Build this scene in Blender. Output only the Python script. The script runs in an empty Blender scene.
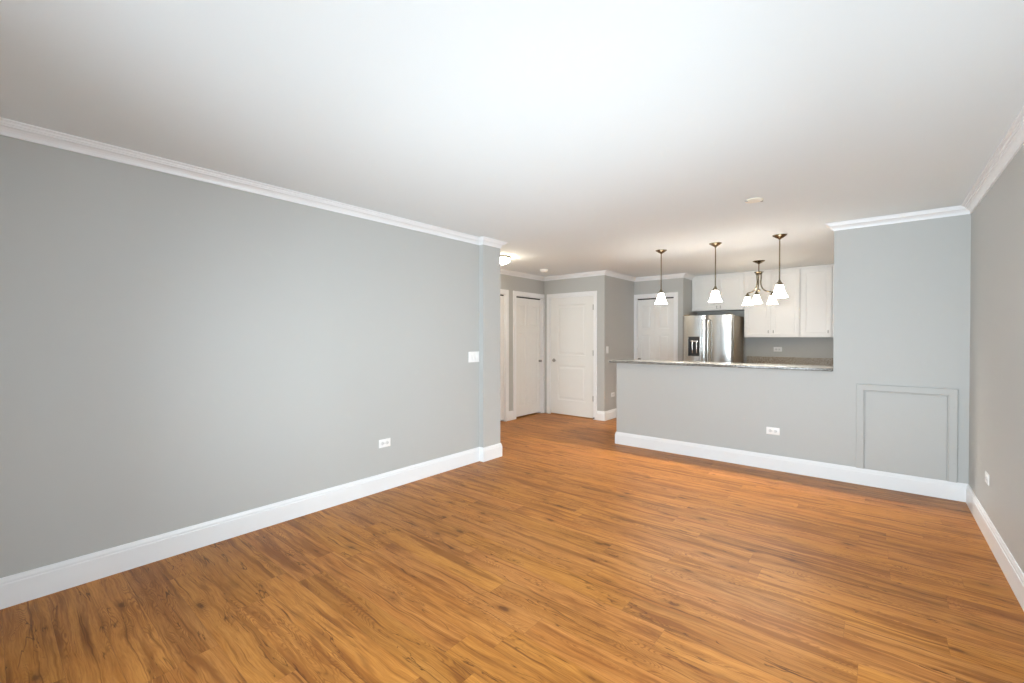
import bpy, bmesh, math, random
from mathutils import Vector, Matrix
PI = math.pi
S = bpy.context.scene
COL = S.collection
random.seed(4)

# ------------------------------------------------------------------ camera
cam_d = bpy.data.cameras.new('camera')
cam_d.sensor_width = 36.0
cam_d.lens = 36.0 * 440.16 / 1024.0
cam_d.clip_start = 0.02
cam = bpy.data.objects.new('camera', cam_d)
COL.objects.link(cam)
cam.location = (0, 0, 1.3603)
cam.rotation_euler = (PI / 2 - 0.0094, 0, 0.6943)
S.camera = cam

# ------------------------------------------------------------------ view, world, large lights
S.view_settings.view_transform = 'Standard'
S.view_settings.look = 'None'
S.view_settings.gamma = 1
S.view_settings.use_curve_mapping = False
S.view_settings.exposure = 1.28

w = bpy.data.worlds.new('world')
S.world = w
w.use_nodes = True
bg = w.node_tree.nodes['Background']
bg.inputs[0].default_value = (0.75, 0.87, 1.0, 1)
bg.inputs[1].default_value = 1.0


def area(name, loc, rot, sx, sy, power, col):
    d = bpy.data.lights.new(name, 'AREA')
    d.shape = 'RECTANGLE'
    d.size, d.size_y = sx, sy
    d.energy = power
    d.color = col
    o = bpy.data.objects.new(name, d)
    COL.objects.link(o)
    o.location = loc
    o.rotation_euler = rot
    return o


# daylight entering through the two window openings behind the camera
WIN = [(-2.05, -0.88), (-0.65, 0.45)]
for i, (a, b) in enumerate(WIN):
    area('window_daylight', ((a + b) / 2, -1.25, 0.98), (PI / 2 + 0.10, 0, 0), b - a, 1.65, (40, 38)[i], (0.79, 0.92, 1.0)).data.spread = math.radians(140)
# daylight added to brighten the left wall, through an unseen right-wall window
WS = (1.4, 2.85)
area('window_daylight', (0.578 + 0.17, sum(WS) / 2, 0.99), (PI / 2, 0, PI / 2), WS[1] - WS[0], 1.6, 12, (0.82, 0.92, 0.97)).data.spread = math.radians(100)

# ------------------------------------------------------------------ dimensions (metres)
H = 2.44
XL, XR, YB, YD = -3.379, 0.578, 5.189, 6.464
XP = -3.318           # pillar face
YP0, YP1 = 3.495, 3.777
XW = -4.637           # hall closet wall
XJ = -3.425           # jog wall
YT = 7.60             # pantry wall
XT = -2.55            # pantry side wall
YK = 8.38             # kitchen back wall
XC = -0.33            # left edge of full-height wall
XH = -2.575           # left end of half wall
TW = 0.12


# ------------------------------------------------------------------ node helpers
def mat(name):
    m = bpy.data.materials.new(name)
    m.use_nodes = True
    nt = m.node_tree
    return m, nt, nt.nodes['Principled BSDF']


class N:
    def __init__(s, nt):
        s.nt = nt

    def new(s, t, **k):
        n = s.nt.nodes.new(t)
        for a, v in k.items():
            setattr(n, a, v)
        return n

    def link(s, a, b):
        s.nt.links.new(a, b)

    def m(s, op, a, b=None, c=None):
        n = s.new('ShaderNodeMath', operation=op)
        for i, v in enumerate((a, b, c)):
            if v is None:
                continue
            if isinstance(v, (int, float)):
                n.inputs[i].default_value = v
            else:
                s.link(v, n.inputs[i])
        return n.outputs[0]

    def xyz(s, x, y, z):
        n = s.new('ShaderNodeCombineXYZ')
        for i, v in enumerate((x, y, z)):
            if isinstance(v, (int, float)):
                n.inputs[i].default_value = v
            else:
                s.link(v, n.inputs[i])
        return n.outputs[0]

    def noise(s, vec, scale, detail=4, rough=0.55, dist=0.0):
        n = s.new('ShaderNodeTexNoise')
        n.inputs['Scale'].default_value = scale
        n.inputs['Detail'].default_value = detail
        n.inputs['Roughness'].default_value = rough
        n.inputs['Distortion'].default_value = dist
        s.link(vec, n.inputs['Vector'])
        return n.outputs['Fac']

    def ramp(s, fac, stops):
        n = s.new('ShaderNodeValToRGB')
        el = n.color_ramp.elements
        while len(el) < len(stops):
            el.new(0.5)
        for e, (p, c) in zip(el, stops):
            e.position = p
            e.color = (c, c, c, 1) if isinstance(c, (int, float)) else (*c, 1)
        s.link(fac, n.inputs[0])
        return n.outputs[0]

    def mix(s, fac, a, b, blend='MIX'):
        n = s.new('ShaderNodeMix', data_type='RGBA', blend_type=blend)
        for sock, v in ((n.inputs[0], fac), (n.inputs[6], a), (n.inputs[7], b)):
            if isinstance(v, (int, float)):
                sock.default_value = v
            elif isinstance(v, tuple):
                sock.default_value = (*v, 1)
            else:
                s.link(v, sock)
        return n.outputs[2]

    def bump(s, h, strength, dist=0.002):
        n = s.new('ShaderNodeBump')
        n.inputs['Strength'].default_value = strength
        n.inputs['Distance'].default_value = dist
        s.link(h, n.inputs['Height'])
        return n.outputs[0]


def paint(name, col, rough, bump=0.08, scale=220, var=0.02):
    m, nt, p = mat(name)
    n = N(nt)
    tc = n.new('ShaderNodeTexCoord').outputs['Object']
    f = n.noise(tc, 1.3, 3)
    c = n.mix(f, tuple(x * (1 - var) for x in col), tuple(min(1, x * (1 + var)) for x in col))
    n.link(c, p.inputs['Base Color'])
    p.inputs['Roughness'].default_value = rough
    if bump:
        n.link(n.bump(n.noise(tc, scale, 2), bump, 0.001), p.inputs['Normal'])
    return m


def plain(name, col, rough=0.4, metal=0.0):
    m, nt, p = mat(name)
    n = N(nt)
    tc = n.new('ShaderNodeTexCoord').outputs['Object']
    f = n.noise(tc, 40, 2)
    n.link(n.mix(f, tuple(x * 0.96 for x in col), tuple(min(1, x * 1.04) for x in col)), p.inputs['Base Color'])
    p.inputs['Roughness'].default_value = rough
    p.inputs['Metallic'].default_value = metal
    return m


M = {}
M['wall'] = paint('grey_wall_paint', (0.50, 0.505, 0.49), 0.5, 0.10)
M['ceiling'] = paint('white_ceiling_paint', (0.81, 0.86, 0.88), 0.9, 0.15, 90, 0.01)
M['trim'] = paint('white_trim_enamel', (0.86, 0.87, 0.88), 0.3, 0.0)
M['door'] = paint('white_door_paint', (0.82, 0.82, 0.80), 0.38, 0.03, 300)
M['cabinet'] = paint('white_cabinet_lacquer', (0.83, 0.82, 0.80), 0.35, 0.0)
M['plastic'] = plain('white_plastic', (0.90, 0.90, 0.89), 0.3)
M['ivory'] = plain('ivory_plastic', (0.83, 0.78, 0.66), 0.4)
M['slot'] = plain('grey_receptacle_face', (0.74, 0.74, 0.73), 0.4)
M['slot_hole'] = plain('grey_slot_hole', (0.16, 0.16, 0.16), 0.6)
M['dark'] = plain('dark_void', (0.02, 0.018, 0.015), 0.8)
M['nickel'] = plain('brushed_nickel', (0.24, 0.205, 0.145), 0.22, 1.0)
M['pewter'] = plain('pewter_hardware', (0.36, 0.35, 0.33), 0.35, 1.0)
M['black'] = plain('black_dispenser_plastic', (0.05, 0.05, 0.05), 0.35)
M['carcass'] = plain('fridge_side_brown_grey', (0.27, 0.22, 0.155), 0.4, 0.3)
M['vinyl'] = plain('window_frame_vinyl', (0.8, 0.8, 0.8), 0.4)


def floor_material():
    m, nt, p = mat('oak_vinyl_planks')
    n = N(nt)
    W, L = 0.152, 1.22
    tc = n.new('ShaderNodeTexCoord').outputs['Object']
    sep = n.new('ShaderNodeSeparateXYZ')
    n.link(tc, sep.inputs[0])
    x, y = sep.outputs[0], sep.outputs[1]
    v = n.m('DIVIDE', n.m('ADD', y, 10 * W - 0.048), W)
    row = n.m('FLOOR', v)
    vf = n.m('SUBTRACT', v, row)
    wn = n.new('ShaderNodeTexWhiteNoise', noise_dimensions='1D')
    n.link(row, wn.inputs['W'])
    u = n.m('ADD', n.m('DIVIDE', x, L), n.m('MULTIPLY', wn.outputs['Value'], 7.3))
    colm = n.m('FLOOR', u)
    uf = n.m('SUBTRACT', u, colm)
    wn2 = n.new('ShaderNodeTexWhiteNoise', noise_dimensions='2D')
    n.link(n.xyz(row, colm, 0), wn2.inputs['Vector'])
    pid = wn2.outputs['Value']
    wn3 = n.new('ShaderNodeTexWhiteNoise', noise_dimensions='2D')
    n.link(n.xyz(colm, row, 0), wn3.inputs['Vector'])
    pid2 = wn3.outputs['Value']
    off = n.m('MULTIPLY', pid, 57.0)
    # stretched coordinates, shifted per plank
    xo = n.m('ADD', x, off)

    def st(fx, fy, seed, detail=4, rough=0.6, dist=0.0, yv=None):
        return n.noise(n.xyz(n.m('MULTIPLY', xo, fx), n.m('MULTIPLY', yv or yy, fy), n.m('ADD', pid2, seed)), 1.0, detail, rough, dist)

    warp = st(2.2, 4.0, 0.0, 2, 0.5, 0.0, y)
    warp2 = st(9.0, 16.0, 4.0, 2, 0.5, 0.0, y)
    yy = n.m('ADD', n.m('ADD', y, n.m('MULTIPLY', n.m('SUBTRACT', warp, 0.5), 0.06)), n.m('MULTIPLY', n.m('SUBTRACT', warp2, 0.5), 0.012))
    broad = st(0.9, 8, 1.7, 3)
    g1 = st(1.8, 42, 2.9, 4, 0.65)
    g2 = st(9, 190, 5.1, 3, 0.65)
    # cathedral rings, only in some stretches
    r0 = st(1.6, 10.0, 7.7, 2, 0.45, 0.0, y)
    rings = n.ramp(n.m('SINE', n.m('MULTIPLY', n.m('ADD', r0, n.m('MULTIPLY', g1, 0.03)), 280)), [(0.0, 0.0), (0.9, 1.0)])
    zone = n.ramp(st(2.0, 8, 9.1, 2), [(0.50, 0.0), (0.60, 1.0)])
    # dark mineral streaks, thin dark lines, cracks and knots
    streak = n.ramp(st(1.3, 17, 11.3, 4, 0.6, 0.5), [(0.50, 0.0), (0.63, 1.0)])
    thin = n.ramp(st(1.1, 62, 13.9, 3, 0.55), [(0.60, 0.0), (0.68, 1.0)])
    ck = st(2.0, 20, 15.7, 3, 0.5, 0.8)
    crack = n.ramp(n.m('ABSOLUTE', n.m('SUBTRACT', ck, 0.52)), [(0.0, 1.0), (0.016, 0.0)])
    ckz = n.ramp(st(3.0, 12, 21.0, 2, 0.5, 0.0, y), [(0.53, 0.0), (0.60, 1.0)])
    crack = n.m('MULTIPLY', crack, ckz)
    vor = n.new('ShaderNodeTexVoronoi')
    vor.inputs['Scale'].default_value = 1.0
    n.link(n.xyz(n.m('MULTIPLY', xo, 2.6), n.m('MULTIPLY', yy, 7.0), 0.0), vor.inputs['Vector'])
    vd = n.m('ADD', vor.outputs['Distance'], n.m('MULTIPLY', n.m('SUBTRACT', st(30, 60, 23.0, 2), 0.5), 0.10))
    knot = n.ramp(vd, [(0.0, 1.0), (0.06, 0.9), (0.11, 0.35), (0.24, 0.0)])

    base = n.ramp(g1, [(0.28, (0.31, 0.135, 0.042)), (0.45, (0.50, 0.250, 0.090)), (0.60, (0.58, 0.315, 0.130)), (0.8, (0.66, 0.39, 0.175))])
    base = n.mix(n.ramp(broad, [(0.35, 0.0), (0.62, 0.55)]), base, (0.68, 0.41, 0.20))
    c = n.mix(n.m('MULTIPLY', streak, 0.75), base, (0.235, 0.098, 0.032))
    c = n.mix(n.m('MULTIPLY', thin, 0.80), c, (0.17, 0.068, 0.022))
    c = n.mix(n.m('MAXIMUM', n.m('MULTIPLY', n.m('SUBTRACT', g2, 0.40), 1.5), 0.0), c, (0.29, 0.125, 0.040))
    c = n.mix(n.m('MULTIPLY', n.m('MULTIPLY', rings, zone), 0.62), c, (0.235, 0.095, 0.030))
    c = n.mix(n.m('MULTIPLY', crack, 0.85), c, (0.075, 0.026, 0.008))
    c = n.mix(n.m('MULTIPLY', knot, 0.85), c, (0.10, 0.035, 0.010))
    # per plank tone
    tone = n.m('ADD', 0.86, n.m('MULTIPLY', pid, 0.20))
    c = n.mix(1.0, c, n.xyz(n.m('MULTIPLY', tone, 0.91), n.m('MULTIPLY', tone, 0.675), n.m('MULTIPLY', tone, n.m('ADD', 0.28, n.m('MULTIPLY', pid2, 0.10)))), 'MULTIPLY')
    # seams
    e1 = n.m('MINIMUM', vf, n.m('SUBTRACT', 1.0, vf))
    e2 = n.m('MULTIPLY', n.m('MINIMUM', uf, n.m('SUBTRACT', 1.0, uf)), L / W)
    seam = n.ramp(n.m('MINIMUM', e1, e2), [(0.0, 1.0), (0.010, 0.0)])
    c = n.mix(n.m('MULTIPLY', seam, 0.40), c, (0.12, 0.05, 0.018))
    n.link(c, p.inputs['Base Color'])
    rr = n.m('ADD', 0.34, n.m('MULTIPLY', g2, 0.16))
    n.link(rr, p.inputs['Roughness'])
    p.inputs['Specular IOR Level'].default_value = 0.25
    hgt = n.m('SUBTRACT', n.m('MULTIPLY', g2, 0.3), seam)
    n.link(n.bump(hgt, 0.25, 0.0008), p.inputs['Normal'])
    return m


M['floor'] = floor_material()


def granite(name, a, b, c_, k=1.0):
    m, nt, p = mat(name)
    n = N(nt)
    tc = n.new('ShaderNodeTexCoord').outputs['Object']
    f1 = n.noise(tc, 90, 4, 0.7)
    f2 = n.noise(tc, 210, 2, 0.6)
    c = n.ramp(f1, [(0.36, a), (0.5, b), (0.64, c_)])
    c = n.mix(n.ramp(f2, [(0.60, 0.0), (0.68, 0.8)]), c, (0.05, 0.045, 0.04))
    n.link(c, p.inputs['Base Color'])
    p.inputs['Roughness'].default_value = 0.16
    return m


M['granite'] = granite('speckled_granite', (0.07, 0.068, 0.062), (0.19, 0.185, 0.17), (0.42, 0.405, 0.38))
M['granite_brown'] = granite('brown_speckled_granite', (0.20, 0.165, 0.125), (0.42, 0.37, 0.30), (0.62, 0.56, 0.48))


def steel():
    m, nt, p = mat('brushed_stainless_steel')
    n = N(nt)
    tc = n.new('ShaderNodeTexCoord').outputs['Object']
    mp = n.new('ShaderNodeMapping')
    mp.inputs['Scale'].default_value = (3, 3, 400)
    n.link(tc, mp.inputs[0])
    f = n.noise(mp.outputs[0], 1.0, 3)
    n.link(n.mix(f, (0.60, 0.59, 0.57), (0.70, 0.69, 0.67)), p.inputs['Base Color'])
    p.inputs['Metallic'].default_value = 1
    n.link(n.m('ADD', 0.16, n.m('MULTIPLY', f, 0.10)), p.inputs['Roughness'])
    return m


M['steel'] = steel()


def glow(name, col, strength):
    m, nt, p = mat(name)
    p.inputs['Base Color'].default_value = (0.95, 0.95, 0.93, 1)
    p.inputs['Roughness'].default_value = 0.25
    p.inputs['Emission Color'].default_value = (*col, 1)
    p.inputs['Emission Strength'].default_value = strength
    return m


WARM = (1.0, 0.91, 0.80)
M['shade'] = glow('lit_pendant_glass', (1.0, 0.95, 0.88), 13)
M['shade_small'] = glow('lit_chandelier_glass', (1.0, 0.87, 0.70), 8)
M['shade_dome'] = glow('lit_dome_glass', (1.0, 0.88, 0.70), 26)


def glass():
    m, nt, p = mat('window_glass')
    p.inputs['Base Color'].default_value = (1, 1, 1, 1)
    p.inputs['Roughness'].default_value = 0
    n = N(nt)
    tr = n.new('ShaderNodeBsdfTransparent')
    gl = n.new('ShaderNodeBsdfGlossy')
    gl.inputs['Roughness'].default_value = 0.02
    fr = n.new('ShaderNodeFresnel')
    mx = n.new('ShaderNodeMixShader')
    n.link(fr.outputs[0], mx.inputs[0])
    n.link(tr.outputs[0], mx.inputs[1])
    n.link(gl.outputs[0], mx.inputs[2])
    n.link(mx.outputs[0], nt.nodes['Material Output'].inputs[0])
    return m


M['glass'] = glass()


# ------------------------------------------------------------------ geometry helpers
def link_mesh(name, bm, m, parent=None, smooth=False, kind=None):
    bmesh.ops.recalc_face_normals(bm, faces=bm.faces)
    me = bpy.data.meshes.new(name)
    bm.to_mesh(me)
    bm.free()
    me.materials.append(m)
    if smooth:
        for f in me.polygons:
            f.use_smooth = True
        try:
            me.set_sharp_from_angle(angle=math.radians(35))
        except Exception:
            pass
    o = bpy.data.objects.new(name, me)
    COL.objects.link(o)
    if parent:
        o.parent = parent
    if kind:
        o['kind'] = kind
    return o


def box(bm, x0, x1, y0, y1, z0, z1, bev=0.0, seg=2):
    r = bmesh.ops.create_cube(bm, size=1)
    vs = r['verts']
    for v in vs:
        v.co = Vector((x0 if v.co.x < 0 else x1, y0 if v.co.y < 0 else y1, z0 if v.co.z < 0 else z1))
    if bev:
        es = list({e for v in vs for e in v.link_edges})
        bmesh.ops.bevel(bm, geom=es, offset=bev, segments=seg, affect='EDGES', profile=0.5)
    return bm


def lathe(bm, prof, cx=0, cy=0, seg=32, mtx=None):
    """prof: list of (r,z)."""
    rings = []
    for r, z in prof:
        if r < 1e-6:
            v = Vector((cx, cy, z))
            rings.append([bm.verts.new(mtx @ v if mtx else v)])
        else:
            ring = []
            for i in range(seg):
                a = 2 * PI * i / seg
                v = Vector((cx + r * math.cos(a), cy + r * math.sin(a), z))
                ring.append(bm.verts.new(mtx @ v if mtx else v))
            rings.append(ring)
    for a, b in zip(rings, rings[1:]):
        for i in range(seg):
            j = (i + 1) % seg
            if len(a) == 1 and len(b) == 1:
                continue
            if len(a) == 1:
                bm.faces.new((a[0], b[j], b[i]))
            elif len(b) == 1:
                bm.faces.new((a[i], a[j], b[0]))
            else:
                bm.faces.new((a[i], a[j], b[j], b[i]))
    return bm


def tube(bm, pts, rad, seg=10):
    pts = [Vector(p) for p in pts]
    rads = rad if isinstance(rad, (list, tuple)) else [rad] * len(pts)
    up = Vector((0, 0, 1))
    rings = []
    pn = None
    for i, p in enumerate(pts):
        t = (pts[min(i + 1, len(pts) - 1)] - pts[max(i - 1, 0)]).normalized()
        if pn is None:
            pn = t.cross(up if abs(t.z) < 0.9 else Vector((1, 0, 0))).normalized()
        pn = (pn - t * pn.dot(t)).normalized()
        b = t.cross(pn)
        rings.append([bm.verts.new(p + (pn * math.cos(2 * PI * k / seg) + b * math.sin(2 * PI * k / seg)) * rads[i]) for k in range(seg)])
    for a, b in zip(rings, rings[1:]):
        for k in range(seg):
            bm.faces.new((a[k], a[(k + 1) % seg], b[(k + 1) % seg], b[k]))
    bm.faces.new(rings[0])
    bm.faces.new(rings[-1][::-1])
    return bm


def sweep(bm, path, prof, side=1, z0=0.0):
    """Mitred moulding along a 2-D wall line; prof = (outward, z); side=+1 room lies left of travel."""
    P = [Vector(p) for p in path]
    nrm = []
    for a, b in zip(P, P[1:]):
        d = (b - a).normalized()
        nrm.append(Vector((-d.y, d.x)) * side)
    rings = []
    for i, p in enumerate(P):
        if i == 0:
            o = nrm[0]
        elif i == len(P) - 1:
            o = nrm[-1]
        else:
            o = (nrm[i - 1] + nrm[i]) / (1 + nrm[i - 1].dot(nrm[i]))
        rings.append([bm.verts.new((p.x + o.x * q, p.y + o.y * q, z0 + z)) for q, z in prof])
    k = len(prof)
    for a, b in zip(rings, rings[1:]):
        for i in range(k):
            j = (i + 1) % k
            bm.faces.new((a[i], a[j], b[j], b[i]))
    bm.faces.new(rings[0])
    bm.faces.new(rings[-1][::-1])
    return bm


def struct(name, bm, m, parent=None, smooth=False):
    return link_mesh(name, bm, m, parent, smooth, None if parent else 'structure')


def thing(name, label, cat, loc=(0, 0, 0), rz=0, group=None):
    o = bpy.data.objects.new(name, None)
    o.empty_display_size = 0.05
    COL.objects.link(o)
    o.location = loc
    o.rotation_euler = (0, 0, rz)
    o['label'] = label
    o['category'] = cat
    if group:
        o['group'] = group
    return o


def copy_tree(o, parent=None):
    c = o.copy()
    COL.objects.link(c)
    c.parent = parent
    for ch in list(o.children):
        copy_tree(ch, c)
    return c


def panel_leaf(bm, x0, x1, z0, z1, yf, yb, panels, rec=0.007, bw=0.014, raised=0.004, flat=0.03):
    """Slab whose front (at y=yf, facing -y) carries recessed / raised panels (px0,px1,pz0,pz1)."""
    xs = sorted({x0, x1, *[p[0] for p in panels], *[p[1] for p in panels]})
    zs = sorted({z0, z1, *[p[2] for p in panels], *[p[3] for p in panels]})

    def quad(a, b, c, d):
        bm.faces.new([bm.verts.new(v) for v in (a, b, c, d)])

    for i in range(len(xs) - 1):
        for j in range(len(zs) - 1):
            cx, cz = (xs[i] + xs[i + 1]) / 2, (zs[j] + zs[j + 1]) / 2
            if any(p[0] < cx < p[1] and p[2] < cz < p[3] for p in panels):
                continue
            quad((xs[i], yf, zs[j]), (xs[i + 1], yf, zs[j]), (xs[i + 1], yf, zs[j + 1]), (xs[i], yf, zs[j + 1]))
    for a, b, c, d in panels:
        loops = [(0, 0), (bw * 0.35, rec * 0.9), (bw, rec)]
        if raised:
            loops += [(bw + flat * 0.35, rec), (bw + flat, rec - raised)]
        prev = None
        for ins, dep in loops:
            lp = [(a + ins, yf + dep, c + ins), (b - ins, yf + dep, c + ins), (b - ins, yf + dep, d - ins), (a + ins, yf + dep, d - ins)]
            if prev:
                for k in range(4):
                    quad(prev[k], prev[(k + 1) % 4], lp[(k + 1) % 4], lp[k])
            prev = lp
        quad(*prev)
    quad((x0, yb, z0), (x0, yb, z1), (x1, yb, z1), (x1, yb, z0))
    quad((x0, yf, z0), (x0, yf, z1), (x0, yb, z1), (x0, yb, z0))
    quad((x1, yf, z0), (x1, yb, z0), (x1, yb, z1), (x1, yf, z1))
    quad((x0, yf, z1), (x1, yf, z1), (x1, yb, z1), (x0, yb, z1))
    quad((x0, yf, z0), (x0, yb, z0), (x1, yb, z0), (x1, yf, z0))
    bmesh.ops.remove_doubles(bm, verts=bm.verts, dist=1e-5)
    return bm


BM = bmesh.new

# ------------------------------------------------------------------ shell
YF = -1.0
b = box(BM(), -4.9, 0.8, YF - 0.2, 8.6, -0.1, 0.0)
struct('floor', b, M['floor'])
b = box(BM(), -4.9, 0.8, YF - 0.2, 8.6, H, H + 0.1)
struct('ceiling', b, M['ceiling'])


def wall(name, boxes):
    b = BM()
    for q in boxes:
        box(b, *q, 0, H)
    return struct(name, b, M['wall'])


wall('wall_left', [(XL - TW, XL, YF, YP1)])
wall('wall_pillar', [(XL, XP, YP0, YP1)])
wall('wall_hall_near', [(XW, XL - TW, YP1 - TW, YP1)])
b = BM()
for q in ((YF, WS[0], 0, H), (WS[1], YK, 0, H), (WS[0], WS[1], 0, 0.16), (WS[0], WS[1], 1.82, H)):
    box(b, XR, XR + 0.15, *q)
struct('wall_right', b, M['wall'])
wall('wall_back', [(XC, XR, YB, YB + TW)])
b = box(BM(), XH, XC, YB, YB + TW, 0, 1.034)
struct('wall_half', b, M['wall'])
wall('wall_jog', [(XJ - TW, XJ, YD + TW, YT)])
wall('wall_kitchen_side', [(XT - TW, XT, YT + TW, YK)])
wall('wall_kitchen_back', [(XT - TW, XR + 0.1, YK, YK + 0.1)])

# front wall with two tall window openings (behind the camera)
b = BM()
z0w, z1w = 0.16, 1.82
edges = [XL] + [v for ab in WIN for v in ab] + [XR]
box(b, XL, XR, YF - 0.15, YF, 0, z0w)
box(b, XL, XR, YF - 0.15, YF, z1w, H)
for i in range(0, len(edges), 2):
    box(b, edges[i], edges[i + 1], YF - 0.15, YF, z0w, z1w)
struct('wall_front', b, M['wall'])
for i, (a, c) in enumerate(WIN):
    fb = BM()
    t = 0.05
    box(fb, a, a + t, YF - 0.11, YF - 0.05, z0w, z1w)
    box(fb, c - t, c, YF - 0.11, YF - 0.05, z0w, z1w)
    box(fb, a + t, c - t, YF - 0.11, YF - 0.05, z0w, z0w + t)
    box(fb, a + t, c - t, YF - 0.11, YF - 0.05, z1w - t, z1w)
    box(fb, (a + c) / 2 - 0.02, (a + c) / 2 + 0.02, YF - 0.11, YF - 0.05, z0w + t, z1w - t)
    fr = struct('window_%d' % (i + 1), fb, M['vinyl'])
    gb = box(BM(), a + t, c - t, YF - 0.083, YF - 0.077, z0w + t, z1w - t)
    struct('window_pane', gb, M['glass'], fr)
    sb = box(BM(), a - 0.03, c + 0.03, YF - 0.05, YF + 0.06, z0w - 0.03, z0w, 0.004)
    struct('window_sill', sb, M['trim'], fr)

fb = BM()
t, a, c = 0.05, WS[0], WS[1]
box(fb, XR + .05, XR + .11, a, a + t, z0w, z1w)
box(fb, XR + .05, XR + .11, c - t, c, z0w, z1w)
box(fb, XR + .05, XR + .11, a + t, c - t, z0w, z0w + t)
box(fb, XR + .05, XR + .11, a + t, c - t, z1w - t, z1w)
box(fb, XR + .05, XR + .11, (a + c) / 2 - .02, (a + c) / 2 + .02, z0w + t, z1w - t)
fr = struct('window_3', fb, M['vinyl'])  # unseen window, put in so daylight reaches the left wall
struct('window_pane', box(BM(), XR + .077, XR + .083, a + t, c - t, z0w + t, z1w - t), M['glass'], fr)
struct('window_sill', box(BM(), XR - .06, XR + .05, a - .03, c + .03, z0w - .03, z0w, 0.004), M['trim'], fr)

# hall closet wall (faces +x) with two openings
DH = 2.06
C1 = (4.60, 5.400)     # first closet opening in y
C2 = (5.66, 6.40)      # second closet opening in y
b = BM()
x0, x1 = XW - TW, XW
box(b, x0, x1, YP1 - TW, C1[0], 0, H)
box(b, x0, x1, C1[1], C2[0], 0, H)
box(b, x0, x1, C2[1], YD, 0, H)
for c in (C1, C2):
    box(b, x0, x1, c[0], c[1], DH, H)
struct('wall_hall_closet', b, M['wall'])
# hall end wall (faces -y) with door opening
D1 = (-4.505, -3.615)
b = BM()
box(b, XW, D1[0], YD, YD + TW, 0, H)
box(b, D1[1], XJ, YD, YD + TW, 0, H)
box(b, D1[0], D1[1], YD, YD + TW, DH + .01, H)
struct('wall_hall_end', b, M['wall'])
# pantry wall (faces -y) with bifold opening
PN = (-3.385, -2.70)
b = BM()
box(b, XJ - TW, PN[0], YT, YT + TW, 0, H)
box(b, PN[1], XT, YT, YT + TW, 0, H)
box(b, PN[0], PN[1], YT, YT + TW, 2.07, H)
struct('wall_pantry', b, M['wall'])
# dark closet interiors
n_tr = [0]


def trim(bm, m=None):
    n_tr[0] += 1
    return struct('trim_%d' % n_tr[0], bm, m or M['trim'])


for q in ((XW - 0.6, XW - 0.58, C1[0] - .1, C2[1] + .1, 0, DH + .1), (D1[0] - .05, D1[1] + .05, YD + 0.16, YD + 0.18, 0, DH + .1),
          (PN[0] - .03, PN[1] + .03, YT + 0.4, YT + 0.42, 0, 2.1)):
    pass

# ------------------------------------------------------------------ mouldings
PC, CR = 0.064, 0.068
crown = [(0, -CR), (0.009, -CR), (0.010, -CR + 0.008), (0.005, -CR + 0.009), (0.008, -0.050), (0.014, -0.040), (0.023, -0.031), (0.034, -0.026),
         (0.035, -0.019), (0.043, -0.019), (0.044, -0.016), (0.045, -0.009), (0.053, -0.009), (0.053, -0.007), (PC, -0.007), (PC, 0), (0, 0)]
base = [(0, 0), (0.016, 0), (0.016, 0.112), (0.0155, 0.118), (0.012, 0.121), (0.012, 0.133), (0.009, 0.140), (0.006, 0.150), (0, 0.152)]

trim(sweep(BM(), [(XL, YF), (XL, YP0), (XP, YP0), (XP, YP1), (XW, YP1), (XW, YD), (XJ, YD), (XJ, YT), (XT, YT), (XT, 8.04)], crown, -1, H))
trim(sweep(BM(), [(XC, YB + TW), (XC, YB), (XR, YB), (XR, YF), (XL, YF)], crown, -1, H))
struct('baseboard_left', sweep(BM(), [(XL, YF), (XL, YP0), (XP, YP0), (XP, YP1), (XW, YP1), (XW, C1[0] - .07)], base, -1), M['trim'])
struct('baseboard_closet', sweep(BM(), [(XW, C1[1] + .07), (XW, C2[0] - .07)], base, -1), M['trim'])
struct('baseboard_jog', sweep(BM(), [(D1[1] + .06, YD), (XJ, YD), (XJ, YT)], base, -1), M['trim'])
struct('baseboard_back', sweep(BM(), [(XH, YB + TW), (XH, YB), (XR, YB), (XR, YF)], base, -1), M['trim'])
struct('baseboard_pantry', sweep(BM(), [(PN[1] + .07, YT), (XT, YT)], base, -1), M['trim'])
struct('baseboard_front', sweep(BM(), [(XR, YF), (XL, YF)], base, -1), M['trim'])


def casing(w_, h_, cw, x_off=0):
    """Casing + jamb for an opening from x=0..w_, local front -y, wall surface y=0."""
    b = BM()
    pr = 0.017
    for (a, c, d, e) in ((-cw, 0, 0, h_ + cw), (w_, w_ + cw, 0, h_ + cw), (0, w_, h_, h_ + cw)):
        box(b, a, c, -pr, 0, d, e, 0.004)
    # inner bead
    for (a, c, d, e) in ((-0.014, 0.0, 0, h_), (w_, w_ + 0.014, 0, h_), (-0.014, w_ + 0.014, h_, h_ + 0.014)):
        box(b, a, c, -pr - 0.004, -pr + 0.002, d, e, 0.0015)
    # jamb
    box(b, 0, 0.012, 0, TW, 0, h_)
    box(b, w_ - 0.012, w_, 0, TW, 0, h_)
    box(b, 0.012, w_ - 0.012, 0, TW, h_ - 0.012, h_)
    return b


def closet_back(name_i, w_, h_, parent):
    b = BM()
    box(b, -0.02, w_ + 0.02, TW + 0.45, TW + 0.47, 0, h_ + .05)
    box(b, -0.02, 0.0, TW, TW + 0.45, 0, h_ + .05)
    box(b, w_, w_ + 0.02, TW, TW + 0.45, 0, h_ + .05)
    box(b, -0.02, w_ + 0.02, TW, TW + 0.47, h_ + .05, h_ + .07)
    return link_mesh('closet_interior', b, M['dark'], parent)


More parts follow.
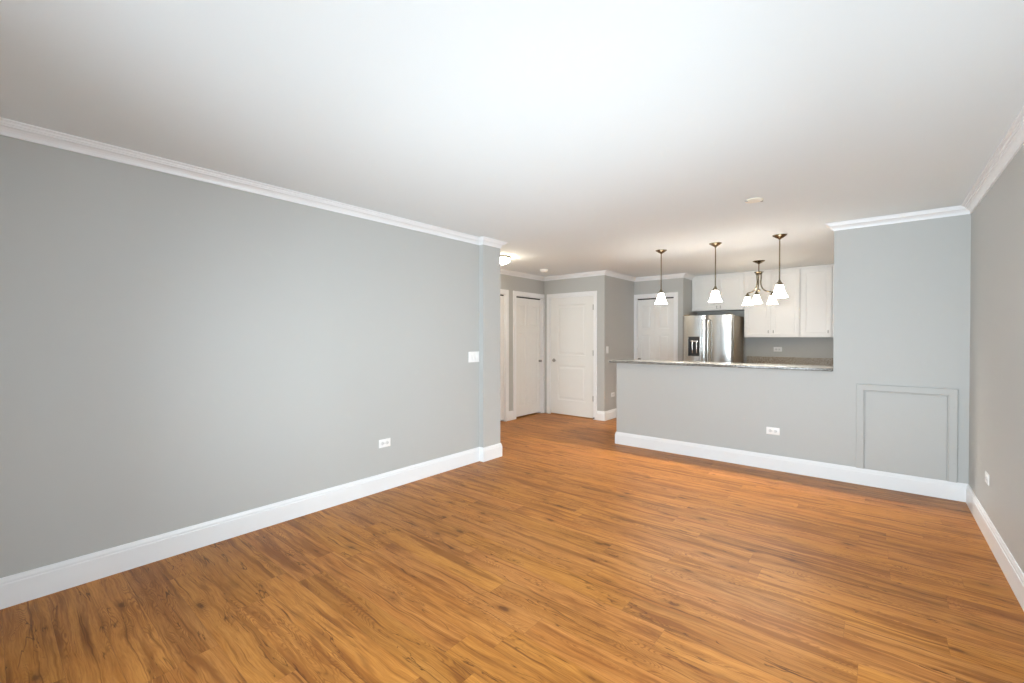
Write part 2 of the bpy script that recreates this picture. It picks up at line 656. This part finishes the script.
def knob(bm, x, y, z, r=0.016, L=0.035):
    mt = Matrix.Translation((x, y, z)) @ Matrix.Rotation(PI / 2, 4, 'X')
    lathe(bm, [(0, 0), (r * 0.95, 0), (r * 0.95, 0.004), (r * 0.4, 0.008), (r * 0.4, L * 0.45), (r * 0.85, L * 0.6), (r, L * 0.78), (r * 0.8, L * 0.95), (0, L)], 0, 0, 16, mt)
    return bm


def placed(o, loc, rz):
    o.location = loc
    o.rotation_euler = (0, 0, rz)
    return o


def bifold(idx, w_, h_, cw, loc, rz, knob_x, knob_z, split_panels):
    root = struct('door_%d' % idx, casing(w_, h_, cw), M['trim'])
    placed(root, loc, rz)
    half = (w_ - 0.03) / 2
    for k in range(2):
        a = 0.015 + k * half + 0.001
        c = a + half - 0.003
        mrg = half * 0.23
        mz = h_ - 0.034
        pans = [(a + mrg, c - mrg, 0.20, split_panels - 0.055), (a + mrg, c - mrg, split_panels + 0.055, mz - 0.11)]
        leaf = link_mesh('bifold_leaf', panel_leaf(BM(), a, c, 0.028, mz, 0.014, 0.046, pans, 0.007, 0.012, 0.005, 0.025), M['door'], root)
        if a <= knob_x <= c:
            link_mesh('knob', knob(BM(), knob_x, 0.014, knob_z, 0.024, 0.045), M['pewter'], leaf, True)
    link_mesh('track', box(BM(), 0.013, w_ - 0.013, 0.026, 0.050, h_ - 0.030, h_ - 0.012), M['dark'], root)
    closet_back(idx, w_, h_, root)
    return root


# hall closets: local x -> world +y, local -y -> world +x
bifold(1, C1[1] - C1[0], DH, 0.07, (XW, C1[0], 0), PI / 2, 0.30, 0.95, 1.55)
bifold(2, C2[1] - C2[0], DH, 0.07, (XW, C2[0], 0), PI / 2, C2[1] - C2[0] - 0.05, 0.94, 1.50)
bifold(3, PN[1] - PN[0], 2.07, 0.065, (PN[0], YT, 0), 0, 0.06, 0.965, 1.46)

# hall end door, two raised panels
w_ = D1[1] - D1[0]
root = struct('door_4', casing(w_, DH + .01, 0.058), M['trim'])
placed(root, (D1[0], YD, 0), 0)
hh = DH - 0.006
pans = [(0.165, w_ - 0.17, 0.27, 0.87), (0.165, w_ - 0.17, 1.05, hh - 0.13)]
slab = link_mesh('door_slab', panel_leaf(BM(), 0.015, w_ - 0.015, 0.018, hh, 0.012, 0.048, pans, 0.008, 0.016, 0.006, 0.035), M['door'], root)
b = BM()
box(b, 0.018, w_ - 0.018, 0.005, 0.10, 0.0, 0.014, 0.003)
link_mesh('threshold', b, plain('oak_threshold', (0.38, 0.19, 0.07), 0.45), root)
b = BM()
knob(b, 0.085, 0.012, 0.955, 0.031, 0.012)
tube(b, [(0.085, 0.005, 0.955), (0.085, -0.035, 0.955), (0.092, -0.045, 0.955), (0.16, -0.046, 0.953)], [0.010, 0.010, 0.009, 0.007], 10)
link_mesh('door_handle', b, M['pewter'], slab, True)
for z in (0.34, 1.10, 1.86):
    b = BM()
    tube(b, [(w_ - 0.012, 0.004, z - 0.045), (w_ - 0.012, 0.004, z + 0.045)], 0.007, 10)
    box(b, w_ - 0.03, w_ - 0.012, 0.008, 0.0125, z - 0.045, z + 0.045)
    link_mesh('hinge', b, M['pewter'], root, True)
b = BM()
tube(b, [(w_ + 0.005, -0.02, 0.03), (w_ + 0.005, -0.055, 0.03)], [0.007, 0.010], 8)
box(b, -0.02, w_ + .02, TW + .002, TW + .02, 0, DH + .1)
bb = BM(); tube(bb, [(w_ + 0.02, -0.018, 0.03), (w_ + 0.02, -0.05, 0.03)], [0.006, 0.011], 8)
link_mesh('door_stop', bb, M['black'], root)
b.free()

# ------------------------------------------------------------------ half wall bar top
t = thing('bar_countertop', 'long speckled grey granite bar top capping the half wall', 'countertop', (0, 0, 0))
b = BM()
x0, x1, y0, y1, z0, z1 = XH - 0.095, XC - 0.004, YB - 0.042, YB + 0.40, 1.036, 1.066
box(b, x0, x1, y0, y1, z0, z1, 0.006, 3)
link_mesh('slab', b, M['granite'], t, True)

# ------------------------------------------------------------------ access panel in the wall
t = thing('access_panel', 'square grey painted access panel with mitred frame, low beside the right corner', 'access panel', (0.18, YB, 0.152))
px0, px1, pz = -0.155 - .18, 0.512 - .18, 0.93 - 0.152
b = BM()
fw = 0.062
pf = [(0, 0), (0, -0.014), (0.004, -0.018), (fw - 0.010, -0.018), (fw - 0.004, -0.012), (fw, -0.012), (fw, 0)]
rings = []
for (sx, sz, cx, cz) in ((1, 0, px0, 0.0), (1, -1, px0, pz), (-1, -1, px1, pz), (-1, 0, px1, 0.0)):
    rings.append([b.verts.new((cx + sx * o, d, cz + sz * o)) for o, d in pf])
for r0, r1 in zip(rings, rings[1:]):
    for i in range(len(pf)):
        j = (i + 1) % len(pf)
        b.faces.new((r0[i], r0[j], r1[j], r1[i]))
b.faces.new(rings[0]); b.faces.new(rings[-1][::-1])
link_mesh('frame', b, M['wall'], t)
b = box(BM(), px0 + fw + 0.003, px1 - fw - 0.002, -0.008, 0, 0.0, pz - fw - 0.003, 0.002)
link_mesh('panel', b, M['wall'], t)
for sx in (px0 + 0.022, px1 - 0.022):
    for sz in (0.15, 0.62):
        b = BM()
        lathe(b, [(0, 0), (0.006, 0), (0.006, 0.001), (0.004, 0.002), (0, 0.002)], 0, 0, 12, Matrix.Translation((sx, -0.018, sz)) @ Matrix.Rotation(PI / 2, 4, 'X'))
        link_mesh('screw', b, M['wall'], t, True)


# ------------------------------------------------------------------ outlets and switches
def outlet(label, loc, rz, group=None):
    """Horizontal duplex outlet; local front -y."""
    t = thing('wall_outlet', label, 'outlet', loc, rz)
    b = box(BM(), -0.060, 0.060, -0.006, 0, -0.037, 0.037, 0.003, 3)
    link_mesh('cover_plate', b, M['plastic'], t, True)
    for s in (-1, 1):
        b = BM()
        lathe(b, [(0, 0), (0.0165, 0), (0.0165, 0.0015), (0.0155, 0.0022), (0, 0.0022)], 0, 0, 24, Matrix.Translation((s * 0.0235, -0.006, 0)) @ Matrix.Rotation(PI / 2, 4, 'X'))
        r = link_mesh('receptacle', b, M['slot'], t, True)
        b = BM()
        for dz in (-0.006, 0.006):
            box(b, s * 0.0235 - 0.006, s * 0.0235 + 0.002, -0.0088, -0.008, dz - 0.0008, dz + 0.0008)
        lathe(b, [(0, 0), (0.0025, 0), (0.0025, 0.0006), (0, 0.0006)], 0, 0, 10, Matrix.Translation((s * 0.0235 + 0.009, -0.0082, 0)) @ Matrix.Rotation(PI / 2, 4, 'X'))
        link_mesh('slots', b, M['slot_hole'], r)
    b = BM()
    lathe(b, [(0, 0), (0.003, 0), (0.003, 0.001), (0, 0.0015)], 0, 0, 10, Matrix.Translation((0, -0.006, 0)) @ Matrix.Rotation(PI / 2, 4, 'X'))
    link_mesh('screw', b, M['nickel'], t, True)
    return t


def switch(label, loc, rz, gangs):
    t = thing('light_switch', label, 'light switch', loc, rz)
    hw = 0.035 + 0.023 * (gangs - 1)
    link_mesh('cover_plate', box(BM(), -hw, hw, -0.006, 0, -0.058, 0.058, 0.003, 3), M['plastic'], t, True)
    for g in range(gangs):
        cx = 0.046 * (g - (gangs - 1) / 2)
        b = BM()
        box(b, cx - 0.0165, cx + 0.0165, -0.0085, -0.006, -0.033, 0.033, 0.001)
        box(b, cx - 0.0145, cx + 0.0145, -0.0115, -0.0085, -0.030, -0.002, 0.001)
        link_mesh('rocker', b, M['plastic'], t, True)
    return t


outlet('white duplex outlet low on the long left wall above its baseboard', (XL, 2.282, 0.419), PI / 2)
outlet('white duplex outlet low on the grey half wall below the bar top', (-0.828, YB, 0.398), 0)
outlet('white duplex outlet low on the right side wall near the corner', (XR, 4.375, 0.40), -PI / 2)
outlet('white duplex outlet on kitchen wall under the wall cabinets', (-1.275, YK, 1.163), 0)
outlet('white outlet low on the hall jog wall, half hidden by the half wall', (XJ, 6.76, 0.40), PI / 2)
switch('triple white light switch plate on left wall beside the pillar', (XL, 3.408, 1.148), PI / 2, 3)
switch('single white light switch on the beige-lit wall left of the pantry', (XJ, 6.56, 1.155), PI / 2, 1)


# ------------------------------------------------------------------ kitchen cabinets
def shaker(bm, x0, x1, z0, z1, yf, th=0.019):
    m_ = 0.058
    return panel_leaf(bm, x0, x1, z0, z1, yf, yf + th, [(x0 + m_, x1 - m_, z0 + m_, z1 - m_)], 0.007, 0.010, 0.0, 0)


def cabinet(name, label, x0, x1, y0, y1, z0, z1, doors, knobs, crown_top=False, toe=False):
    """doors: list of (x0,x1); knobs: list of (door index,x,z). Front at y0."""
    t = thing(name, label, 'cabinet', ((x0 + x1) / 2, y1, z0))
    ox, oy, oz = (x0 + x1) / 2, y1, z0
    b = BM()
    if toe:
        box(b, x0 - ox, x1 - ox, y0 - oy + 0.02, 0, 0.10, z1 - oz, 0.001)
        box(b, x0 - ox, x1 - ox, y0 - oy + 0.08, 0, 0.0, 0.10)
    else:
        box(b, x0 - ox, x1 - ox, y0 - oy + 0.02, 0, 0, z1 - oz, 0.0015)
    link_mesh('body', b, M['cabinet'], t)
    ds = []
    for a, c in doors:
        zb = 0.115 if toe else 0.006
        d = link_mesh('door', shaker(BM(), a - ox, c - ox, zb, z1 - oz - 0.012, y0 - oy), M['cabinet'], t)
        ds.append(d)
    for di, kx, kz in knobs:
        b = BM()
        # small vertical pull
        tube(b, [(kx - ox, y0 - oy + 0.002, kz - oz - 0.016), (kx - ox, y0 - oy - 0.022, kz - oz - 0.020), (kx - ox, y0 - oy - 0.022, kz - oz + 0.020), (kx - ox, y0 - oy + 0.002, kz - oz + 0.016)], 0.005, 8)
        link_mesh('handle', b, M['pewter'], ds[di], True)
    return t


UF = 8.03    # door face plane of wall cabinets
ZU0, ZU1 = 1.362, 2.415
xA, xB, xCc, xD, xE = XT + 0.002, -1.706, -1.318, -0.926, -0.530
cabinet('wall_cabinet', 'short white double-door wall cabinet above the steel refrigerator', xA, xB - .002, UF, YK, 1.822, ZU1,
        [(xA + 0.012, -2.098), (-2.094, xB - 0.012)], [(0, -2.125, 1.875), (1, -2.068, 1.875)])
cabinet('wall_cabinet', 'tall white double-door wall cabinet right of the refrigerator', xB, xD, UF, YK, ZU0, ZU1,
        [(xB + 0.006, xCc - 0.005), (xCc + 0.005, xD - 0.012)], [(0, xCc - 0.035, 1.45), (1, xCc + 0.035, 1.45)])
cabinet('wall_cabinet', 'white single-door wall cabinet touching the full-height grey wall edge', xD + .002, xE, UF, YK, ZU0, ZU1,
        [(xD + 0.014, xE - 0.012)], [(0, xE - 0.045, 1.445)])
cabinet('wall_cabinet', 'white double-door wall cabinet last in the row by the right kitchen wall', xE + .002, XR, UF, YK, ZU0, ZU1,
        [(xE + 0.012, 0.015), (0.021, XR - 0.012)], [(0, -0.02, 1.45), (1, 0.055, 1.45)])
trim(box(BM(), xA, XR, UF + 0.012, YK, ZU1 + .001, H), M['cabinet'])
# base cabinets and worktop
bx = [-1.70, -0.95, -0.20, XR]
for i in range(3):
    mid = (bx[i] + bx[i + 1]) / 2
    cabinet('base_cabinet', ['white base cabinet beside the refrigerator under the brown granite worktop', 'white base cabinet below the kitchen wall outlet under the worktop',
                             'white base cabinet at the kitchen right wall under the worktop'][i], bx[i] + .001, bx[i + 1] - .001, 7.78, YK - .002, 0, 0.88,
            [(bx[i] + 0.01, mid - 0.002), (mid + 0.002, bx[i + 1] - 0.01)], [(0, mid - 0.035, 0.75), (1, mid + 0.035, 0.75)], toe=True)
t = thing('kitchen_worktop', 'brown speckled granite worktop with low backsplash against the kitchen wall', 'countertop', (0, YK, 0.88))
b = box(BM(), -1.735, XR, 7.755 - YK, 0, 0.001, 0.031, 0.004)
link_mesh('slab', b, M['granite_brown'], t)
b = box(BM(), -1.735, XR, -0.02, 0, 0.031, 1.040 - 0.88, 0.003)
link_mesh('backsplash', b, M['granite_brown'], t)

# ------------------------------------------------------------------ refrigerator
FX0, FX1, FY, FZ = -2.512, -1.742, 7.445, 1.716
fx = (FX0 + FX1) / 2
t = thing('refrigerator', 'stainless steel refrigerator with ice dispenser and two bar handles', 'refrigerator', (fx, 8.2, 0))
hw = (FX1 - FX0) / 2
yd = FY - 8.2
b = BM()
box(b, -hw + 0.004, hw - 0.004, yd + 0.075, 0, 0.02, FZ - 0.012, 0.006)
for sx in (-1, 1):
    for yy in (yd + .14, -.08):
        box(b, sx * (hw - .08) - .02, sx * (hw - .08) + .02, yy - .02, yy + .02, 0, .025)
link_mesh('body', b, M['carcass'], t)


def curved_door(a, c, z0, z1, yf, th, whole, hole=None, bow=0.030):
    """Door front bowed across the full fridge width 'whole'; optional rectangular recess."""
    b = BM()
    xs = [a + (c - a) * i / 18 for i in range(19)]
    zs = [z0, z1]
    if hole:
        xs = sorted(set([round(x, 5) for x in xs if not (abs(x - hole[0]) < .008 or abs(x - hole[1]) < .008)] + [hole[0], hole[1]]))
        zs = [z0, hole[2], hole[3], z1]

    def fy(x):
        u_ = (x - (a + c) / 2) / ((c - a) / 2)
        return yf + bow * (u_ * u_) * 0.55 + 0.010 * max(0, abs(u_) - 0.92) / 0.08

    g = {}
    for i, x in enumerate(xs):
        for j, z in enumerate(zs):
            g[i, j] = b.verts.new((x, fy(x), z))
    for i in range(len(xs) - 1):
        for j in range(len(zs) - 1):
            if hole and j == 1 and hole[0] - 1e-6 <= xs[i] and xs[i + 1] <= hole[1] + 1e-6:
                continue
            b.faces.new((g[i, j], g[i + 1, j], g[i + 1, j + 1], g[i, j + 1]))
    nx = len(xs) - 1
    yb = yf + th
    bl = [b.verts.new((xs[0], yb, z0)), b.verts.new((xs[-1], yb, z0)), b.verts.new((xs[-1], yb, z1)), b.verts.new((xs[0], yb, z1))]
    b.faces.new(bl[::-1])
    nz = len(zs) - 1
    b.faces.new([g[0, j] for j in range(nz + 1)] + [bl[3], bl[0]])
    b.faces.new([g[nx, j] for j in range(nz + 1)][::-1] + [bl[1], bl[2]])
    b.faces.new([g[i, nz] for i in range(nx + 1)] + [bl[2], bl[3]])
    b.faces.new([g[i, 0] for i in range(nx + 1)][::-1] + [bl[0], bl[1]])
    return b


gapx = -2.135 - fx
hx0, hx1, hz0, hz1 = -2.412 - fx, -2.236 - fx, 1.055, 1.37
dl = link_mesh('door', curved_door(-hw, gapx - 0.004, 0.66, FZ, yd, 0.068, hw, (hx0, hx1, hz0, hz1)), M['steel'], t, True)
dr = link_mesh('door', curved_door(gapx + 0.004, hw, 0.66, FZ, yd, 0.068, hw), M['steel'], t, True)
fz = link_mesh('freezer_drawer', curved_door(-hw, hw, 0.06, 0.65, yd, 0.068, hw, bow=0.02), M['steel'], t, True)
link_mesh('door_gasket', box(BM(), gapx - 0.012, gapx + 0.012, yd + 0.03, yd + 0.076, 0.66, FZ - 0.02), M['black'], t)
b = box(BM(), -hw + 0.02, -hw + 0.10, yd + 0.02, yd + 0.12, FZ + 0.0, FZ + 0.018, 0.004)
link_mesh('hinge_cover', b, M['carcass'], t)
b = box(BM(), hw - 0.10, hw - 0.02, yd + 0.02, yd + 0.12, FZ, FZ + 0.018, 0.004)
link_mesh('hinge_cover', b, M['carcass'], t)
# dispenser niche
b = BM()
yn = yd + 0.062
for q in ((hx0, hx1, yn - 0.004, yn, hz0, hz1), (hx0, hx0 + 0.004, yd + 0.012, yn, hz0, hz1), (hx1 - 0.004, hx1, yd + 0.006, yn, hz0, hz1),
          (hx0, hx1, yd + 0.010, yn, hz0, hz0 + 0.012), (hx0, hx1, yd + 0.010, yn, hz1 - 0.06, hz1)):
    box(b, *q)
dn = link_mesh('dispenser', b, M['black'], dl)
b = BM()
for q in ((hx0 - 0.008, hx0, hz0 - .008, hz1 + .008), (hx1, hx1 + 0.008, hz0 - .008, hz1 + .008), (hx0, hx1, hz1, hz1 + 0.008), (hx0, hx1, hz0 - .008, hz0)):
    box(b, q[0], q[1], yd - 0.004, yd + 0.02, q[2], q[3], 0.001)
link_mesh('bezel', b, M['steel'], dn)
b = BM()
mx = (hx0 + hx1) / 2
for dx, r_ in ((-0.035, 0.012), (0.035, 0.012)):
    tube(b, [(mx + dx, yd + 0.045, hz1 - 0.05), (mx + dx, yd + 0.030, hz1 - 0.12), (mx + dx, yd + 0.045, hz0 + 0.05)], [r_, r_ * 1.5, r_], 12)
box(b, mx - 0.06, mx + 0.06, yd + 0.02, yd + 0.05, hz1 - 0.085, hz1 - 0.06, 0.004)
link_mesh('paddle', b, M['steel'], dn, True)
for (hx, d_) in ((-2.173 - fx, dl), (-2.092 - fx, dr)):
    b = BM()
    yy = yd - 0.055
    n_ = 14
    pts = [(hx, yd + 0.02, 0.74), (hx, yd - 0.02, 0.745)] + [(hx, yy - 0.012 * math.sin(PI * k / n_), 0.76 + (1.625 - 0.76) * k / n_) for k in range(n_ + 1)] + [(hx, yd - 0.02, 1.64), (hx, yd + 0.02, 1.645)]
    tube(b, pts, 0.0145, 12)
    link_mesh('handle', b, M['steel'], d_, True)
b = BM()
pts = [(-0.30, yd + 0.03, 0.57), (-0.30, yd - 0.05, 0.57), (0.30, yd - 0.05, 0.57), (0.30, yd + 0.03, 0.57)]
tube(b, pts, 0.0135, 12)
link_mesh('handle', b, M['steel'], fz, True)

# ------------------------------------------------------------------ pendant lamps over the bar
SH = [(0.027, 0.150), (0.033, 0.140), (0.040, 0.120), (0.047, 0.095), (0.055, 0.065), (0.064, 0.038), (0.073, 0.018), (0.082, 0.003), (0.083, 0.0),
      (0.079, 0.002), (0.070, 0.018), (0.060, 0.040), (0.051, 0.066), (0.043, 0.096), (0.036, 0.120), (0.029, 0.139), (0.0, 0.143)]
CAN = [(0, 0), (0.068, 0), (0.068, -0.004), (0.060, -0.010), (0.045, -0.020), (0.030, -0.031), (0.016, -0.036), (0.010, -0.046), (0, -0.046)]


def pendant(label, x, y, zb, k=1.0):
    t = thing('pendant_lamp', label, 'pendant lamp', (x, y, H), 0, 'pendant lamps over the bar')
    d = H - zb
    link_mesh('canopy', lathe(BM(), CAN, seg=36), M['nickel'], t, True)
    zt = -d + 0.150 * k
    b = tube(BM(), [(0, 0, -0.04), (0, 0, zt + 0.04)], 0.0065, 12)
    link_mesh('rod', b, M['nickel'], t, True)
    b = lathe(BM(), [(0, zt + 0.045), (0.010, zt + 0.045), (0.013, zt + 0.030), (0.022, zt + 0.022), (0.026, zt + 0.010), (0.036, zt + 0.002), (0.036, zt - 0.008), (0, zt - 0.008)], seg=28)
    link_mesh('socket_cap', b, M['nickel'], t, True)
    b = lathe(BM(), [(r * k, -d + z * k) for r, z in SH], seg=40)
    link_mesh('glass_shade', b, M['shade'], t, True)
    bd = bpy.data.lights.new('pendant_bulb', 'POINT')
    bd.energy = 21
    bd.color = (1.0, 0.93, 0.82)
    bd.shadow_soft_size = 0.03
    bo = bpy.data.objects.new('pendant_bulb', bd)
    COL.objects.link(bo)
    bo.parent = t
    bo.location = (0, 0, -d + 0.055)
    return t


pendant('nickel pendant lamp in front of the pantry doors', -2.078, 5.39, 1.778, 0.9)
pendant('nickel pendant lamp in front of the refrigerator', -1.445, 5.39, 1.770, 0.9)
pendant('nickel pendant lamp in front of the tall wall cabinets', -0.808, 5.39, 1.782, 0.93)

# ------------------------------------------------------------------ three-light chandelier in the kitchen
CX, CY = -1.305, 7.02
t = thing('chandelier', 'brushed nickel three-light chandelier with flared glass shades in the kitchen', 'chandelier', (CX, CY, H))
link_mesh('canopy', lathe(BM(), [(r * 1.15, z) for r, z in CAN], seg=36), M['nickel'], t, True)
b = tube(BM(), [(0, 0, -0.04), (0, 0, -0.165)], 0.007, 12)
link_mesh('stem', b, M['nickel'], t, True)
b = lathe(BM(), [(0, -0.155), (0.060, -0.155), (0.062, -0.160), (0.045, -0.172), (0.040, -0.190), (0.034, -0.195), (0, -0.195)], seg=28)
link_mesh('collar', b, M['nickel'], t, True)
b = lathe(BM(), [(0, -0.40), (0.014, -0.40), (0.022, -0.412), (0.014, -0.43), (0, -0.44)], seg=20)
link_mesh('finial', b, M['nickel'], t, True)
view = math.atan2(-CY, -CX)      # towards the living room
for k in range(3):
    a = view - math.radians(8) + k * 2 * PI / 3
    ca, sa = math.cos(a), math.sin(a)
    prof = [(0.030, -0.165), (0.030, -0.24), (0.026, -0.30), (0.036, -0.36), (0.070, -0.408), (0.115, -0.430), (0.155, -0.434), (0.178, -0.440), (0.180, -0.458)]
    # smooth the arm
    P_ = []
    for i in range(len(prof) - 1):
        p0, p1 = prof[max(i - 1, 0)], prof[i]
        p2, p3 = prof[i + 1], prof[min(i + 2, len(prof) - 1)]
        for s in range(5):
            u_ = s / 5
            q = [0.5 * ((2 * p1[d]) + (-p0[d] + p2[d]) * u_ + (2 * p0[d] - 5 * p1[d] + 4 * p2[d] - p3[d]) * u_ ** 2 + (-p0[d] + 3 * p1[d] - 3 * p2[d] + p3[d]) * u_ ** 3) for d in (0, 1)]
            P_.append((q[0] * ca, q[0] * sa, q[1]))
    P_.append((prof[-1][0] * ca, prof[-1][0] * sa, prof[-1][1]))
    arm = link_mesh('arm', tube(BM(), P_, 0.0085, 10), M['nickel'], t, True)
    rr = 0.180
    b = lathe(BM(), [(0, -0.445), (0.012, -0.445), (0.020, -0.465), (0.032, -0.478), (0.032, -0.492), (0, -0.492)], rr * ca, rr * sa, 24)
    link_mesh('socket_cap', b, M['nickel'], arm, True)
    b = lathe(BM(), [(r * 0.86, -0.612 + z * 0.86) for r, z in SH], rr * ca, rr * sa, 36)
    link_mesh('glass_shade', b, M['shade_small'], arm, True)

# ------------------------------------------------------------------ ceiling things
t = thing('ceiling_dome_light', 'warm lit flush dome light on the hall ceiling behind the pillar', 'ceiling light', (-3.92, 4.44, H))
link_mesh('pan', lathe(BM(), [(0, 0), (0.15, 0), (0.155, -0.006), (0.155, -0.02), (0.148, -0.028), (0, -0.028)], seg=40), M['nickel'], t, True)
link_mesh('glass_shade', lathe(BM(), [(0.146, -0.028), (0.150, -0.036), (0.146, -0.052), (0.125, -0.072), (0.09, -0.088), (0.045, -0.097), (0, -0.100)], seg=40), M['shade_dome'], t, True)
link_mesh('finial', lathe(BM(), [(0, -0.096), (0.012, -0.098), (0.014, -0.106), (0.006, -0.116), (0, -0.120)], seg=16), M['nickel'], t, True)

t = thing('smoke_detector', 'small white smoke detector on hall ceiling near the end door', 'smoke detector', (-4.10, 5.72, H))
link_mesh('base', lathe(BM(), [(0, 0), (0.065, 0), (0.068, -0.003), (0.068, -0.010), (0, -0.010)], seg=32), M['plastic'], t, True)
link_mesh('sensor_head', lathe(BM(), [(0.058, -0.010), (0.058, -0.022), (0.052, -0.034), (0.036, -0.040), (0, -0.041)], seg=32), M['plastic'], t, True)
link_mesh('vent', lathe(BM(), [(0, -0.0405), (0.02, -0.0405), (0.021, -0.043), (0.016, -0.045), (0, -0.045)], seg=20), M['slot'], t, True)

t = thing('ceiling_cover_plate', 'round cream cover disc with clips on the living room ceiling', 'ceiling cover', (-0.758, 3.883, H))
link_mesh('disc', lathe(BM(), [(0, 0), (0.062, 0), (0.064, -0.003), (0.062, -0.008), (0.050, -0.011), (0, -0.012)], seg=36), M['ivory'], t, True)
for k in range(2):
    a = 0.69 + k * PI
    b = BM()
    lathe(b, [(0, -0.006), (0.010, -0.006), (0.010, -0.012), (0.006, -0.014), (0, -0.014)], 0.060 * math.cos(a), 0.060 * math.sin(a), 12)
    link_mesh('clip', b, M['pewter'], t, True)
